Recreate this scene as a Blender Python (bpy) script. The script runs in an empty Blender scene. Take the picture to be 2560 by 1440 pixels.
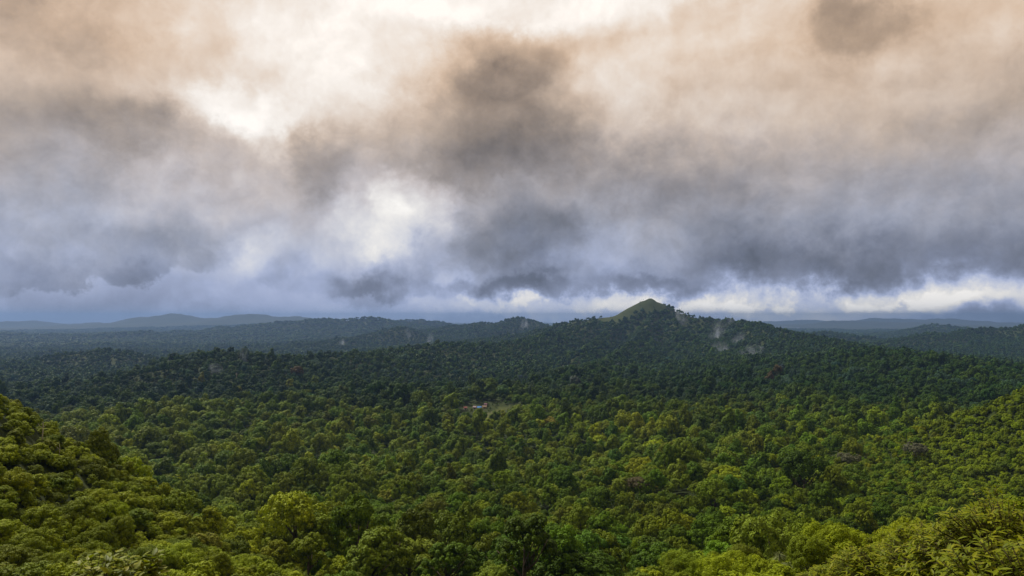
import bpy, math, random
import numpy as np

# ------------------------------------------------------------------ camera
F = 1828.0            # focal length in pixels of a 2560 px wide frame
PX0, HY = 1280.0, 793.0   # principal column and horizon row of that frame
CAM_Z = 132.0         # metres above the valley floor datum
sc = bpy.context.scene
cam_d = bpy.data.cameras.new('camera'); cam = bpy.data.objects.new('camera', cam_d)
sc.collection.objects.link(cam); sc.camera = cam
cam_d.sensor_fit = 'HORIZONTAL'; cam_d.sensor_width = 36.0
cam_d.lens = 36.0 * F / 2560.0
cam_d.shift_y = (HY - 720.0) / 2560.0
cam_d.clip_start = 0.1; cam_d.clip_end = 60000.0
cam.location = (0, 0, CAM_Z); cam.rotation_euler = (math.radians(90), 0, 0)

# ------------------------------------------------------------------ view
sc.view_settings.view_transform = 'Standard'; sc.view_settings.look = 'None'
sc.view_settings.gamma = 1.0; sc.view_settings.exposure = 0.0
sc.view_settings.use_curve_mapping = False
sc.render.engine = 'CYCLES'
cy = sc.cycles
cy.use_denoising = True
try: cy.denoiser = 'OPENIMAGEDENOISE'
except Exception: pass
cy.max_bounces = 6; cy.diffuse_bounces = 3; cy.glossy_bounces = 2
cy.transmission_bounces = 3; cy.transparent_max_bounces = 6; cy.volume_bounces = 1
cy.sample_clamp_indirect = 4.0

# ------------------------------------------------------------------ node helper
class NT:
    def __init__(s, tree): s.t = tree; s.L = tree.links
    def new(s, typ, **kw):
        n = s.t.nodes.new(typ)
        for k, v in kw.items(): setattr(n, k, v)
        return n
    def put(s, sock, v):
        if hasattr(v, 'links'): s.L.new(v, sock)
        else: sock.default_value = v
    def m(s, op, a, b=None, c=None, clamp=False):
        n = s.new('ShaderNodeMath', operation=op, use_clamp=clamp)
        for i, v in enumerate((a, b, c)):
            if v is not None: s.put(n.inputs[i], v)
        return n.outputs[0]
    def v(s, op, a, b=None, c=None):
        n = s.new('ShaderNodeVectorMath', operation=op)
        for i, x in enumerate((a, b, c)):
            if x is not None: s.put(n.inputs[i], x)
        return n.outputs['Value'] if op in ('DOT_PRODUCT', 'LENGTH', 'DISTANCE') else n.outputs[0]
    def xyz(s, x=0.0, y=0.0, z=0.0):
        n = s.new('ShaderNodeCombineXYZ')
        for i, q in enumerate((x, y, z)): s.put(n.inputs[i], q)
        return n.outputs[0]
    def sep(s, v):
        n = s.new('ShaderNodeSeparateXYZ'); s.put(n.inputs[0], v); return n.outputs
    def noise(s, vec, scale, detail=4.0, rough=0.5, dist=0.0, dim='3D'):
        n = s.new('ShaderNodeTexNoise', noise_dimensions=dim)
        s.put(n.inputs['Vector'], vec); n.inputs['Scale'].default_value = scale
        n.inputs['Detail'].default_value = detail; n.inputs['Roughness'].default_value = rough
        n.inputs['Distortion'].default_value = dist
        return n.outputs
    def rng(s, v, a, b, c, d, mode='SMOOTHSTEP'):
        n = s.new('ShaderNodeMapRange', interpolation_type=mode)
        s.put(n.inputs[0], v)
        for i, q in enumerate((a, b, c, d)): s.put(n.inputs[i + 1], q)
        return n.outputs[0]
    def mix(s, f, a, b, blend='MIX'):
        n = s.new('ShaderNodeMix', data_type='RGBA', blend_type=blend)
        s.put(n.inputs['Factor'], f)
        for k, q in (('A', a), ('B', b)):
            sock = [i for i in n.inputs if i.name == k and i.type == 'RGBA'][0]
            s.put(sock, q if hasattr(q, 'links') else (tuple(q) + (1.0,))[:4])
        return [o for o in n.outputs if o.type == 'RGBA'][0]
    def ramp(s, f, stops, interp='EASE'):
        n = s.new('ShaderNodeValToRGB'); r = n.color_ramp; r.interpolation = interp
        while len(r.elements) < len(stops): r.elements.new(0.5)
        for e, (p, c) in zip(r.elements, stops):
            e.position = p; e.color = (tuple(c) + (1.0,))[:4]
        s.put(n.inputs[0], f)
        return n.outputs[0]

# ------------------------------------------------------------------ sky
SUN_AZ, SUN_EL = math.radians(-46), math.radians(50)    # azimuth from +Y, behind the bright cloud
def build_world():
    w = bpy.data.worlds.new('World'); sc.world = w; w.use_nodes = True
    w.cycles.sampling_method = 'MANUAL'; w.cycles.sample_map_resolution = 256
    t = NT(w.node_tree); w.node_tree.nodes.clear()
    out = t.new('ShaderNodeOutputWorld'); bg = t.new('ShaderNodeBackground')
    bg.inputs['Strength'].default_value = 0.1
    t.L.new(bg.outputs[0], out.inputs[0])
    sky = t.new('ShaderNodeTexSky', sky_type='NISHITA'); sky.sun_disc = False
    sky.sun_elevation = SUN_EL; sky.sun_rotation = SUN_AZ
    d = t.new('ShaderNodeTexCoord').outputs['Generated']
    d = t.v('NORMALIZE', d)
    x, y, z = t.sep(d)
    az = t.m('ARCTAN2', x, y)
    hor = t.m('SQRT', t.m('ADD', t.m('MULTIPLY', x, x), t.m('ADD', t.m('MULTIPLY', y, y), 1e-4)))
    te = t.m('MINIMUM', t.m('DIVIDE', z, hor), 3.0)
    # cloud-deck coordinates: a layer overhead, gently compressed towards the horizon
    q = t.v('MULTIPLY', d, (1.0, 1.0, 1.05))
    big = t.noise(q, 3.5, 2, 0.5)
    fin = t.noise(q, 8.0, 9, 0.635)
    w1 = t.v('SUBTRACT', big['Color'], (0.5, 0.5, 0.5))
    w2 = t.v('SUBTRACT', fin['Color'], (0.5, 0.5, 0.5))
    P = t.xyz(az, te, 0.0)
    P = t.v('MULTIPLY_ADD', w1, (0.07, 0.06, 0.0), P)
    P = t.v('MULTIPLY_ADD', w2, (0.15, 0.14, 0.0), P)
    px, py, _ = t.sep(P)
    # broad brightness against height (display-referred), then cloud masses
    base = t.ramp(t.m('MULTIPLY', py, 1.6), [(0.0, (.69,)*3), (0.07, (.66,)*3), (0.20, (.68,)*3),
              (0.33, (.715,)*3), (0.50, (.775,)*3), (0.68, (.805,)*3), (1.0, (.83,)*3)], 'LINEAR')
    V = t.m('ADD', t.sep(base)[0], 0.0)
    masses = [
     (640,652,42,48,.07),(1125,712,42,42,.11),(1030,738,60,28,.08),(870,764,85,20,.07),(985,600,50,40,.07),(700,575,60,40,.05),
     (850,60,300,130,.13),(1340,0,400,75,.17),(590,262,160,48,.15),(670,315,85,42,.07),(520,300,70,35,.05),(1040,500,75,65,.15),(960,560,90,60,.06),
     (900,575,200,80,.13),(760,190,260,150,.09),(1500,290,110,110,.12),(1680,110,240,120,.06),(1190,764,145,30,.20),
     (2130,752,450,42,.25),(2420,730,230,36,.12),(2150,783,480,32,.22),(700,790,260,22,.05),(1460,772,180,32,.19),(700,735,190,26,.05),
     (900,250,140,90,.06),(620,640,60,60,.05),(1130,690,50,50,.05),(1950,380,280,90,.04),(1600,330,120,110,.02),
     (500,480,170,60,.06),(730,640,150,50,.06),(1560,640,220,50,.03),
     (1220,325,245,130,-.20),(1290,175,150,80,-.14),(1430,215,110,90,-.05),(805,390,75,85,-.13),(330,315,125,62,-.12),
     (190,75,170,45,-.08),(60,60,250,160,-.05),(40,330,200,120,-.06),(2165,45,125,72,-.19),(1820,632,130,50,-.08),(2370,628,330,48,-.10),
     (2000,660,240,34,-.11),(1290,600,140,80,-.17),(1250,722,165,32,-.23),(915,718,85,40,-.19),(255,705,150,44,-.10),
     (560,610,190,60,-.05),(1780,440,340,75,-.10),(1640,722,120,26,-.15),(60,770,300,45,-.07),(420,785,320,30,-.04),
     (2330,280,110,60,-.04),(1080,450,120,60,-.05),(1430,420,210,75,-.08),(1600,520,230,60,-.05),(1880,560,140,60,-.05),
    ]
    for (cx, cyy, rx, ry, a) in masses:
        ca = math.atan((cx - PX0) / F); ct = (HY - cyy) / F * math.cos(ca)
        sx = F / rx; sy = F / ry
        dv = t.v('MULTIPLY_ADD', P, (sx, sy, 0.0), (-ca * sx, -ct * sy, 0.0))
        g = t.m('POWER', math.e, t.m('MULTIPLY', t.m('POWER', t.v('DOT_PRODUCT', dv, dv), 1.9 if abs(a) >= .14 else 1.6 if rx <= 90 else 1.25), -0.7))
        V = t.m('MULTIPLY_ADD', g, a, V)
    # billows: relief from the difference of the same noise a little towards the light
    q2 = t.v('MULTIPLY_ADD', w2, (0.06, 0.06, 0.06), q)
    bil = t.noise(q2, 9.0, 7, 0.58)['Fac']
    bil2 = t.noise(t.v('ADD', q2, (-0.01, 0.0, 0.025)), 9.0, 7, 0.58)['Fac']
    V = t.m('MULTIPLY_ADD', t.m('SUBTRACT', bil, 0.5), 0.15, V)
    V = t.m('MULTIPLY_ADD', t.m('SUBTRACT', fin['Fac'], 0.5), t.rng(py, 0.02, 0.25, 0.20, 0.03), V)
    V = t.m('MULTIPLY_ADD', t.m('SUBTRACT', bil, bil2), 0.34, V)
    # a bank of cumulus low over the hills: lumpy lit tops, greyer below
    hb = t.m('ADD', 0.012, 0.0)
    for (cx, rx, hh) in ((520, 190, .050), (1125, 70, .040), (160, 130, .020), (900, 120, .016)):
        ca = math.atan((cx - PX0) / F); kx = F / rx
        u = t.m('MULTIPLY_ADD', az, kx, -ca * kx)
        hb = t.m('MULTIPLY_ADD', t.m('POWER', math.e, t.m('MULTIPLY', t.m('MULTIPLY', u, u), -0.8)), hh, hb)
    hb = t.m('MULTIPLY_ADD', t.m('SUBTRACT', fin['Fac'], 0.5), 0.14, hb)
    hb = t.m('MULTIPLY_ADD', t.m('SUBTRACT', bil, 0.5), 0.10, hb)
    ed = t.m('SUBTRACT', hb, te)
    bank = t.m('MULTIPLY', t.rng(ed, 0.0, 0.010, 0.0, 0.55), t.rng(ed, 0.0, 0.07, 1.0, 0.15))
    Vb = t.m('ADD', t.rng(ed, 0.0, 0.06, 0.77, 0.60), t.m('MULTIPLY', t.m('SUBTRACT', bil, 0.5), 0.40))
    V = t.m('ADD', V, t.m('MULTIPLY', bank, t.m('SUBTRACT', Vb, V)))
    # an overcast sky is brightest round the hidden sun and duller behind the viewer
    sd = (math.sin(SUN_AZ) * math.cos(SUN_EL), math.cos(SUN_AZ) * math.cos(SUN_EL), math.sin(SUN_EL))
    V = t.m('MULTIPLY', V, t.rng(t.v('DOT_PRODUCT', d, sd), -0.3, 0.42, 0.62, 1.0))
    V = t.m('MINIMUM', t.m('MAXIMUM', V, 0.30), 1.03)
    tint = t.ramp(t.m('MULTIPLY', py, 1.6), [(0.0, (.89, .955, 1.15)), (0.08, (.90, .96, 1.14)), (0.18, (.955, .975, 1.07)),
              (0.29, (1.03, .985, .985)), (0.40, (1.09, .985, .895)), (0.56, (1.135, .98, .835)), (1.0, (1.12, .985, .86))], 'LINEAR')
    f = t.rng(V, 0.70, 1.0, 0.0, 1.0)
    f = t.m('MULTIPLY', f, t.rng(py, 0.12, 0.30, 1.0, 0.85))
    tint = t.mix(f, tint, (1.0, 0.985, 0.965))
    lin = t.m('MULTIPLY', t.m('POWER', V, 2.25), 10.0)      # the Background below scales by 0.1
    g22 = t.new('ShaderNodeGamma'); t.L.new(tint, g22.inputs[0]); g22.inputs[1].default_value = 2.2
    cloud = t.v('SCALE', g22.outputs[0]); cloud.node.inputs['Scale'].default_value = 1.0
    t.L.new(lin, cloud.node.inputs['Scale'])
    col = t.mix(0.96, sky.outputs[0], cloud)                # a near-complete overcast over the blue
    t.L.new(col, bg.inputs['Color'])
build_world()

sun_d = bpy.data.lights.new('sun', 'SUN'); sun = bpy.data.objects.new('sun', sun_d); sc.collection.objects.link(sun)
sun_d.energy = 4.6; sun_d.angle = math.radians(6); sun_d.color = (1.0, 0.93, 0.80)
sun.rotation_euler = (math.pi / 2 - SUN_EL, 0, -SUN_AZ + math.pi)
sun.location = (0, 0, 400)
#@@GEO
# ------------------------------------------------------------------ terrain
rng = np.random.default_rng(7)
random.seed(7)

def _hash(ix, iy, s):
    h = (ix.astype(np.int64) * 374761393 + iy.astype(np.int64) * 668265263 + s * 974634777) & 0xFFFFFFFF
    h = ((h ^ (h >> 13)) * 1274126177) & 0xFFFFFFFF
    return ((h ^ (h >> 16)) & 0xFFFFFF) / float(0xFFFFFF)
def vnoise(x, y, s=0):
    ix = np.floor(x); iy = np.floor(y); fx = x - ix; fy = y - iy
    fx = fx * fx * (3 - 2 * fx); fy = fy * fy * (3 - 2 * fy)
    a = _hash(ix, iy, s); b = _hash(ix + 1, iy, s); c = _hash(ix, iy + 1, s); d = _hash(ix + 1, iy + 1, s)
    return (a * (1 - fx) + b * fx) * (1 - fy) + (c * (1 - fx) + d * fx) * fy - 0.5
def fbm(x, y, L, octs=4, s=0):
    x = np.asarray(x, float) / L; y = np.asarray(y, float) / L
    v = 0; a = 1.0
    for o in range(octs):
        v = v + a * vnoise(x + 17.3 * o, y - 9.1 * o, s + o); x = x * 2.03; y = y * 2.03; a *= 0.5
    return v

def at(px, py, D):                       # the point seen at that pixel of the photo when D metres away
    return np.array([(px - PX0) / F * D, D, CAM_Z + (HY - py) / F * D])
def far(D):                              # the hills stand well back, beyond the near valley
    return np.interp(D, [0, 1000, 1300, 2000, 2300, 3000, 4500, 9000, 20000], [0, 1000, 1400, 2750, 3350, 4600, 7200, 13500, 24500])
def to_px(x, y, z):
    y = np.maximum(y, 0.5)
    return PX0 + F * x / y, HY - F * (z - CAM_Z) / y

# crests: canopy points (column, row, distance), half width, canopy height on it, sharpness
RIDGES = [
 # wooded spur on the left, close by
 ([(-420,780,95),(-150,875,110),(0,952,118),(110,1035,125),(270,1125,135),(390,1212,142),(520,1322,150),(640,1420,155)], 48, 4.0, 1.25),
 # bushy slope on the right
 ([(3000,790,470),(2760,880,480),(2640,925,490),(2560,963,500),(2450,1010,515),(2350,1045,530),(2250,1082,540),(2130,1115,560)], 85, 6, 1.2),
 # swell of the near slope, right foreground
 ([(1780,1400,95),(2000,1300,92),(2200,1290,80),(2420,1265,66),(2700,1180,58)], 30, 6, 1.5),
 # knoll ridge left of the mountain
 ([(330,962,1130),(400,915,1180),(470,895,1220),(520,881,1250),(590,878,1270),(640,888,1300),(700,892,1330),(770,890,1360),(830,881,1400),
   (900,879,1450),(960,876,1520),(1010,868,1580),(1070,857,1640),(1160,856,1700),(1250,857,1780),(1320,846,1900),(1400,828,2050),(1480,806,2200)], 165, 9, 1.35),
 # the mountain: left shoulder, summit, long right flank
 ([(1180,846,2500),(1300,836,2420),(1365,820,2380),(1400,806,2350),(1440,796,2330),(1490,791,2320),(1540,780,2300),(1575,761,2290),(1605,743,2290),(1626,735,2290),
   (1650,749,2280),(1690,771,2260),(1740,789,2230),(1800,797,2180),(1850,801,2130),(1890,806,2080),(1930,816,2030),(1980,829,1960),(2030,838,1900),
   (2070,850,1800),(2110,864,1680),(2150,876,1560),(2190,881,1460),(2230,873,1390),(2270,880,1330),(2320,903,1250),(2390,932,1150),(2470,952,1060),(2560,972,980)], 285, 8, 1.15),
 # spurs running from the summit towards the camera
 ([(1635,775,2230),(1600,835,1950),(1545,885,1650),(1490,915,1400),(1400,952,1180),(1325,986,1020)], 85, 9, 1.2),
 ([(1665,785,2200),(1740,850,1900),(1810,900,1640),(1900,936,1400),(1980,962,1220)], 90, 9, 1.2),
 ([(1850,803,2120),(1930,860,1800),(2040,912,1500),(2130,946,1280)], 80, 9, 1.2),
 ([(1420,802,2340),(1390,850,2050),(1345,885,1750),(1290,915,1480)], 90, 9, 1.2),
 ([(1545,790,2280),(1500,840,2000),(1440,885,1680)], 80, 9, 1.2),
 # low hill on the left plain
 ([(-40,912,1720),(60,900,1750),(150,881,1780),(240,871,1800),(320,874,1820),(400,893,1840)], 150, 9, 1.4),
 # a fold across the plain further back
 ([(-80,838,4200),(60,836,4250),(200,834,4300),(330,833,4200),(440,836,4100),(560,842,4000)], 420, 9, 1.5),
 ([(600,868,2900),(680,858,2900),(780,850,2850),(870,846,2800)], 200, 9, 1.5),
 # hills behind, left to centre
 ([(800,868,3000),(860,852,3000),(905,833,3000),(960,821,3000),(1000,814,3000),(1022,818,3000),(1050,834,2980),(1085,850,2960)], 210, 9, 1.3),
 ([(560,822,4700),(640,811,4650),(700,803,4600),(760,797,4550),(850,798,4500),(885,800,4500),(925,794,4480),(960,799,4450),(1005,807,4400),(1090,816,4350)], 420, 10, 1.3),
 ([(960,803,5200),(1020,799,5200),(1080,803,5200),(1140,807,5200)], 400, 10, 1.4),
 ([(1080,818,3500),(1140,810,3500),(1170,806,3480),(1215,803,3450),(1245,806,3430),(1275,798,3400),(1300,795,3400),(1335,799,3400),(1375,811,3400),(1420,822,3400)], 300, 10, 1.3),
 ([(230,809,9600),(290,803,9500),(340,793,9400),(400,785,9300),(430,781,9300),(455,789,9200),(490,794,9200),(560,790,9100),(640,786,9000),(680,789,9000),(735,790,8900),(790,801,8800)], 760, 4, 1.3),
 ([(-120,800,10800),(0,804,10600),(60,801,10500),(100,807,10500),(180,811,10300)], 800, 4, 1.3),
 # hills on the right, stepping back
 ([(1960,824,3300),(2020,831,3250),(2060,826,3200),(2110,828,3150),(2160,841,3100),(2210,858,3000)], 200, 9, 1.3),
 ([(2140,868,2500),(2190,856,2550),(2250,846,2600),(2300,838,2650),(2335,831,2700),(2380,832,2720)], 220, 9, 1.3),
 ([(2380,836,2700),(2430,822,2750),(2480,817,2750),(2530,811,2730),(2565,802,2700),(2650,790,2650),(2800,770,2650)], 300, 9, 1.3),
 ([(2200,838,4700),(2260,824,4650),(2310,814,4600),(2340,812,4600),(2400,815,4550),(2460,820,4500),(2540,832,4500)], 330, 12, 1.4),
 ([(2010,812,12200),(2060,806,12200),(2110,803,12200),(2170,802,12100),(2260,804,12000),(2330,808,12000)], 700, 3, 1.5),
 ([(2100,803,16500),(2160,799,16500),(2220,796,16500),(2300,798,16500),(2350,796,16500),(2420,800,16500)], 900, 3, 1.5),
 ([(1890,804,17500),(1960,801,17500),(2010,800,17500),(2040,802,17500)], 700, 3, 1.5),
 ([(2480,803,18500),(2540,801,18500),(2640,800,18500)], 700, 3, 1.5),
]
_PROF_R = np.array([0, 5, 12, 25, 45, 70, 110, 180, 300, 500, 800, 1050, 1400, 2750, 4600, 7200, 40000.])
_PROF_Z = np.array([-2.0, -3.0, -6.2, -13, -23.5, -35, -50, -72, -98, -120, -129, -132, -142, -181, -203, -212, -212.])
def base_z(x, y):
    r = np.hypot(x, y)
    front = np.clip(0.5 + 0.5 * y / np.maximum(r, 1e-3) * 1.4, 0, 1)
    z = np.interp(r, _PROF_R, _PROF_Z)
    z = z * (0.35 + 0.65 * front)
    return CAM_Z + z
_RD = []
for pts, W, th, pw in RIDGES:
    k = float(np.mean([far(p[2]) / p[2] for p in pts]))
    P3 = np.array([at(p[0], p[1], far(p[2])) for p in pts]); P3[:, 2] -= th * k
    _RD.append((P3, W * k, pw))
def ground_z(x, y):
    x = np.asarray(x, float); y = np.asarray(y, float)
    b = base_z(x, y); r = np.hypot(x, y)
    b = b + (fbm(x, y, 320, 4, 3) * 26 + fbm(x, y, 95, 2, 8) * 6) * np.clip((r - 90) / 400, 0, 1)
    h = b.copy()
    for P3, W, pw in _RD:
        sel = (x > P3[:, 0].min() - 4 * W) & (x < P3[:, 0].max() + 4 * W) & (y > P3[:, 1].min() - 4 * W) & (y < P3[:, 1].max() + 4 * W)
        if not sel.any(): continue
        X = x[sel]; Y = y[sel]
        ws = np.zeros(X.shape); zc = np.zeros(X.shape); best = np.full(X.shape, 1e18)
        for A, B in zip(P3[:-1], P3[1:]):
            dx, dy = B[0] - A[0], B[1] - A[1]
            t = np.clip(((X - A[0]) * dx + (Y - A[1]) * dy) / (dx * dx + dy * dy), 0, 1)
            d2 = (X - A[0] - t * dx) ** 2 + (Y - A[1] - t * dy) ** 2
            best = np.minimum(best, d2); w = (d2 + 30.0) ** -4.0 * 1e12      # nearest stretch of crest, blended where two are as near
            ws += w; zc += w * (A[2] + t * (B[2] - A[2]))
        zc = zc / ws; d = np.sqrt(best)
        wn = W * (1 + 0.45 * fbm(X, Y, W * 1.3, 3, 11))
        if P3[0, 1] > 4000: zc = zc + fbm(X, Y, W * .45, 4, 13) * W * .075      # ragged far crests
        hh = b[sel] + (zc - b[sel]) * np.exp(-(d / wn) ** pw)
        hh = hh + fbm(X, Y, W * 0.5, 3, 5) * np.minimum(W * 0.06, 12) * np.clip(d / W, 0, 1)
        h[sel] = np.where(zc > b[sel], np.maximum(h[sel], hh), h[sel])
    # a low rise that carries the hamlet and its field
    vx, vy = VILLAGE[:2]
    h = h + 9.0 * np.exp(-(((x - vx - 12) / 75) ** 2 + ((y - vy) / 45) ** 2))
    return h
VILLAGE = at(1198, 1022, 985)

def inpoly(px, py, poly):
    inside = np.zeros(np.shape(px), bool); n = len(poly)
    for i in range(n):
        x1, y1 = poly[i]; x2, y2 = poly[(i + 1) % n]
        c = ((y1 > py) != (y2 > py)) & (px < (x2 - x1) * (py - y1) / ((y2 - y1) + 1e-9) + x1)
        inside ^= c
    return inside
# treeless ground: name, outline as the photo shows it, distance range
OPEN = [
 ('summit', [(1500,800),(1540,772),(1577,750),(1606,730),(1626,715),(1662,728),(1662,757),(1655,779),(1630,784),(1606,778),(1585,788),(1560,803),(1520,812)], 2120, 2420),
 ('ledge', [(1632,800),(1650,792),(1655,800),(1640,813),(1628,812)], 2000, 2400),
 ('field', [(1183,1048),(1200,1036),(1225,1026),(1240,1019),(1275,1015),(1282,1022),(1240,1030),(1236,1040),(1215,1052),(1190,1054)], 820, 1080),
 ('hamlet', [(1156,1029),(1156,1013),(1175,1012),(1218,1009),(1222,1020),(1205,1029)], 900, 1080),
 ('paddock', [(2440,980),(2500,972),(2545,962),(2540,974),(2480,984)], 820, 1150),
 ('bare', [(1890,1362),(1960,1355),(2030,1372),(2045,1440),(1960,1470),(1880,1440)], 20, 140),
 ('glade', [(1240,1322),(1275,1318),(1280,1345),(1240,1348)], 150, 420),
]
def open_mask(x, y, z, grass=False):
    px, py = to_px(x, y, z)
    px = px + 14 * fbm(x, y, 22, 2, 41); py = py + 6 * fbm(x, y, 22, 2, 43)
    m = np.zeros(np.shape(x), float)
    for _, poly, d0, d1 in OPEN: m = np.maximum(m, (inpoly(px, py, poly) & (y > far(d0)) & (y < far(d1)) & (not grass or _ not in ('hamlet', 'glade'))) * (.31 if _ in ('summit', 'ledge') else .62))
    return m if grass else m > 0

def mat(name, rough=0.8):
    m = bpy.data.materials.new(name); m.use_nodes = True
    t = NT(m.node_tree); b = m.node_tree.nodes['Principled BSDF']
    b.inputs['Roughness'].default_value = rough; b.inputs['Specular IOR Level'].default_value = 0.2
    return m, t, b

def mesh_obj(name, verts, faces, material=None, parent=None, smooth=False, attrs=None, link=True):
    me = bpy.data.meshes.new(name)
    verts = np.asarray(verts, np.float32)
    if isinstance(faces, np.ndarray) and faces.ndim == 2:
        nf, k = faces.shape
        me.vertices.add(len(verts)); me.vertices.foreach_set('co', verts.ravel())
        me.loops.add(nf * k); me.loops.foreach_set('vertex_index', faces.astype(np.int32).ravel())
        me.polygons.add(nf); me.polygons.foreach_set('loop_start', np.arange(0, nf * k, k, dtype=np.int32))
        me.update(calc_edges=True); me.validate()
    else:
        me.from_pydata([tuple(v) for v in verts], [], [tuple(f) for f in faces]); me.update()
    if smooth: me.polygons.foreach_set('use_smooth', np.ones(len(me.polygons), bool))
    if material: me.materials.append(material)
    for an, (dom, typ, data) in (attrs or {}).items():
        a = me.attributes.new(an, typ, dom)
        key = {'FLOAT': 'value', 'INT': 'value', 'FLOAT_VECTOR': 'vector', 'FLOAT_COLOR': 'color'}[typ]
        a.data.foreach_set(key, np.asarray(data).ravel())
    o = bpy.data.objects.new(name, me)
    if link: sc.collection.objects.link(o)
    if parent: o.parent = parent
    return o
def tag(o, label=None, cat=None, group=None, kind=None):
    for k, v in (('label', label), ('category', cat), ('group', group), ('kind', kind)):
        if v: o[k] = v
    return o
def empty(name, loc, rz=0.0, s=(1, 1, 1)):
    e = bpy.data.objects.new(name, None); sc.collection.objects.link(e)
    e.location = loc; e.rotation_euler = (0, 0, rz); e.scale = s; e.empty_display_size = 0.2
    return e

# ground sheet: polar grid, fine inside the view
_front = np.radians(np.arange(-50, 50.01, 0.2)); _back = np.radians(np.arange(54, 307, 4.0))
AZ = np.concatenate([_front, _back]); NA = len(AZ)
RR = np.concatenate([[0.0], np.geomspace(2.0, 27000, 860)])
gx = RR[:, None] * np.sin(AZ)[None]; gy = RR[:, None] * np.cos(AZ)[None]
gz = ground_z(gx.ravel(), gy.ravel()).reshape(gx.shape)
def build_ground():
    NR = len(RR)
    v = np.stack([gx, gy, gz], -1).reshape(-1, 3)
    i = np.arange(NR - 1)[:, None]; j = np.arange(NA)[None]; jn = (j + 1) % NA
    f = np.stack([i * NA + j, i * NA + jn, (i + 1) * NA + jn, (i + 1) * NA + j], -1).reshape(-1, 4)[:, ::-1]
    grass = open_mask(v[:, 0], v[:, 1], v[:, 2], True).astype(np.float32)
    m, t, b = mat('forest_floor', 0.95)
    co = t.new('ShaderNodeTexCoord').outputs['Object']
    a = t.new('ShaderNodeAttribute', attribute_name='grass').outputs['Fac']
    n1 = t.noise(co, 0.05, 6, 0.6)['Fac']; n2 = t.noise(co, 0.9, 5, 0.65)['Fac']
    floor = t.ramp(n2, [(0.3, (.010, .018, .003)), (0.55, (.026, .040, .005)), (0.75, (.045, .055, .008))], 'LINEAR')
    gr = t.ramp(n1, [(0.3, (.046, .062, .010)), (0.5, (.060, .072, .014)), (0.7, (.085, .082, .024))], 'LINEAR')
    gr = t.mix(t.m('MULTIPLY', n2, 0.5), gr, (.05, .065, .012))
    far = t.ramp(t.noise(co, 0.012, 8, 0.7)['Fac'], [(0.3, (.012, .022, .010)), (0.7, (.026, .036, .014))], 'LINEAR')
    yy = t.sep(co)[1]
    c = t.mix(t.rng(yy, 6000.0, 10000.0, 0.0, 1.0), floor, far)
    c = t.mix(t.rng(a, 0.2, 0.8, 0.0, 1.0), c, gr)
    t.L.new(c, b.inputs['Base Color'])
    o = mesh_obj('ground', v, f, m, smooth=True, attrs={'grass': ('POINT', 'FLOAT', grass)})
    tag(o, kind='structure')
build_ground()

# far water
def build_lakes():
    m, t, b = mat('water', 0.12)
    b.inputs['Base Color'].default_value = (.05, .07, .08, 1); b.inputs['Specular IOR Level'].default_value = 0.5
    co = t.new('ShaderNodeTexCoord').outputs['Object']
    bp = t.new('ShaderNodeBump'); bp.inputs['Strength'].default_value = 0.15
    t.L.new(t.noise(co, 0.2, 3)['Fac'], bp.inputs['Height']); t.L.new(bp.outputs[0], b.inputs['Normal'])
    wz = CAM_Z - 207.0
    def sheet(outline):
        vs = []
        for px, py in outline:
            D = (CAM_Z - wz) * F / (py - HY); vs.append(((px - PX0) / F * D, D, wz))
        o = mesh_obj('lake', vs, [list(range(len(vs)))[::-1]], m); tag(o, kind='structure')
        if o.data.polygons[0].normal.z < 0: o.data.flip_normals()
    sheet([(1915,818),(1945,814),(1990,811.5),(2030,811),(2020,813.5),(2005,816),(2000,819),(1990,822),(1960,821)])
    sheet([(2090,829.5),(2135,828.5),(2140,831),(2100,831)])
    sheet([(2430,806.5),(2490,806),(2600,806),(2600,808),(2480,808.5)])
build_lakes()

# ------------------------------------------------------------------ trees
def leaf_material(name, trans=0.13):
    m = bpy.data.materials.new(name); m.use_nodes = True
    t = NT(m.node_tree); b = m.node_tree.nodes['Principled BSDF']; out = m.node_tree.nodes['Material Output']
    tint = t.new('ShaderNodeAttribute', attribute_name='tint', attribute_type='INSTANCER').outputs['Vector']
    sh = t.new('ShaderNodeAttribute', attribute_name='shade').outputs['Fac']
    k = t.rng(sh, 0.0, 1.0, 0.68, 1.32, 'LINEAR')
    c = t.v('SCALE', tint); t.L.new(k, c.node.inputs['Scale'])
    c2 = t.mix(t.rng(sh, 0.75, 1.0, 0.0, 0.35, 'LINEAR'), c, t.v('MULTIPLY', c, (1.5, 1.1, 0.9)))
    t.L.new(c2, b.inputs['Base Color'])
    b.inputs['Roughness'].default_value = 0.6; b.inputs['Specular IOR Level'].default_value = 0.10
    tr = t.new('ShaderNodeBsdfTranslucent'); t.L.new(t.v('MULTIPLY', c2, (1.2, 1.15, 0.6)), tr.inputs[0])
    mx = t.new('ShaderNodeMixShader'); mx.inputs[0].default_value = trans
    t.L.new(b.outputs[0], mx.inputs[1]); t.L.new(tr.outputs[0], mx.inputs[2]); t.L.new(mx.outputs[0], out.inputs[0])
    return m
LEAF = leaf_material('leaves')
BARK, _t, _b = mat('bark', 0.9)
_co = _t.new('ShaderNodeTexCoord').outputs['Object']
_t.L.new(_t.ramp(_t.noise(_t.v('MULTIPLY', _co, (8, 8, 1.5)), 3.0, 5, 0.6)['Fac'], [(0.3, (.035, .026, .018)), (0.7, (.12, .095, .07))]), _b.inputs['Base Color'])

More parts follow.
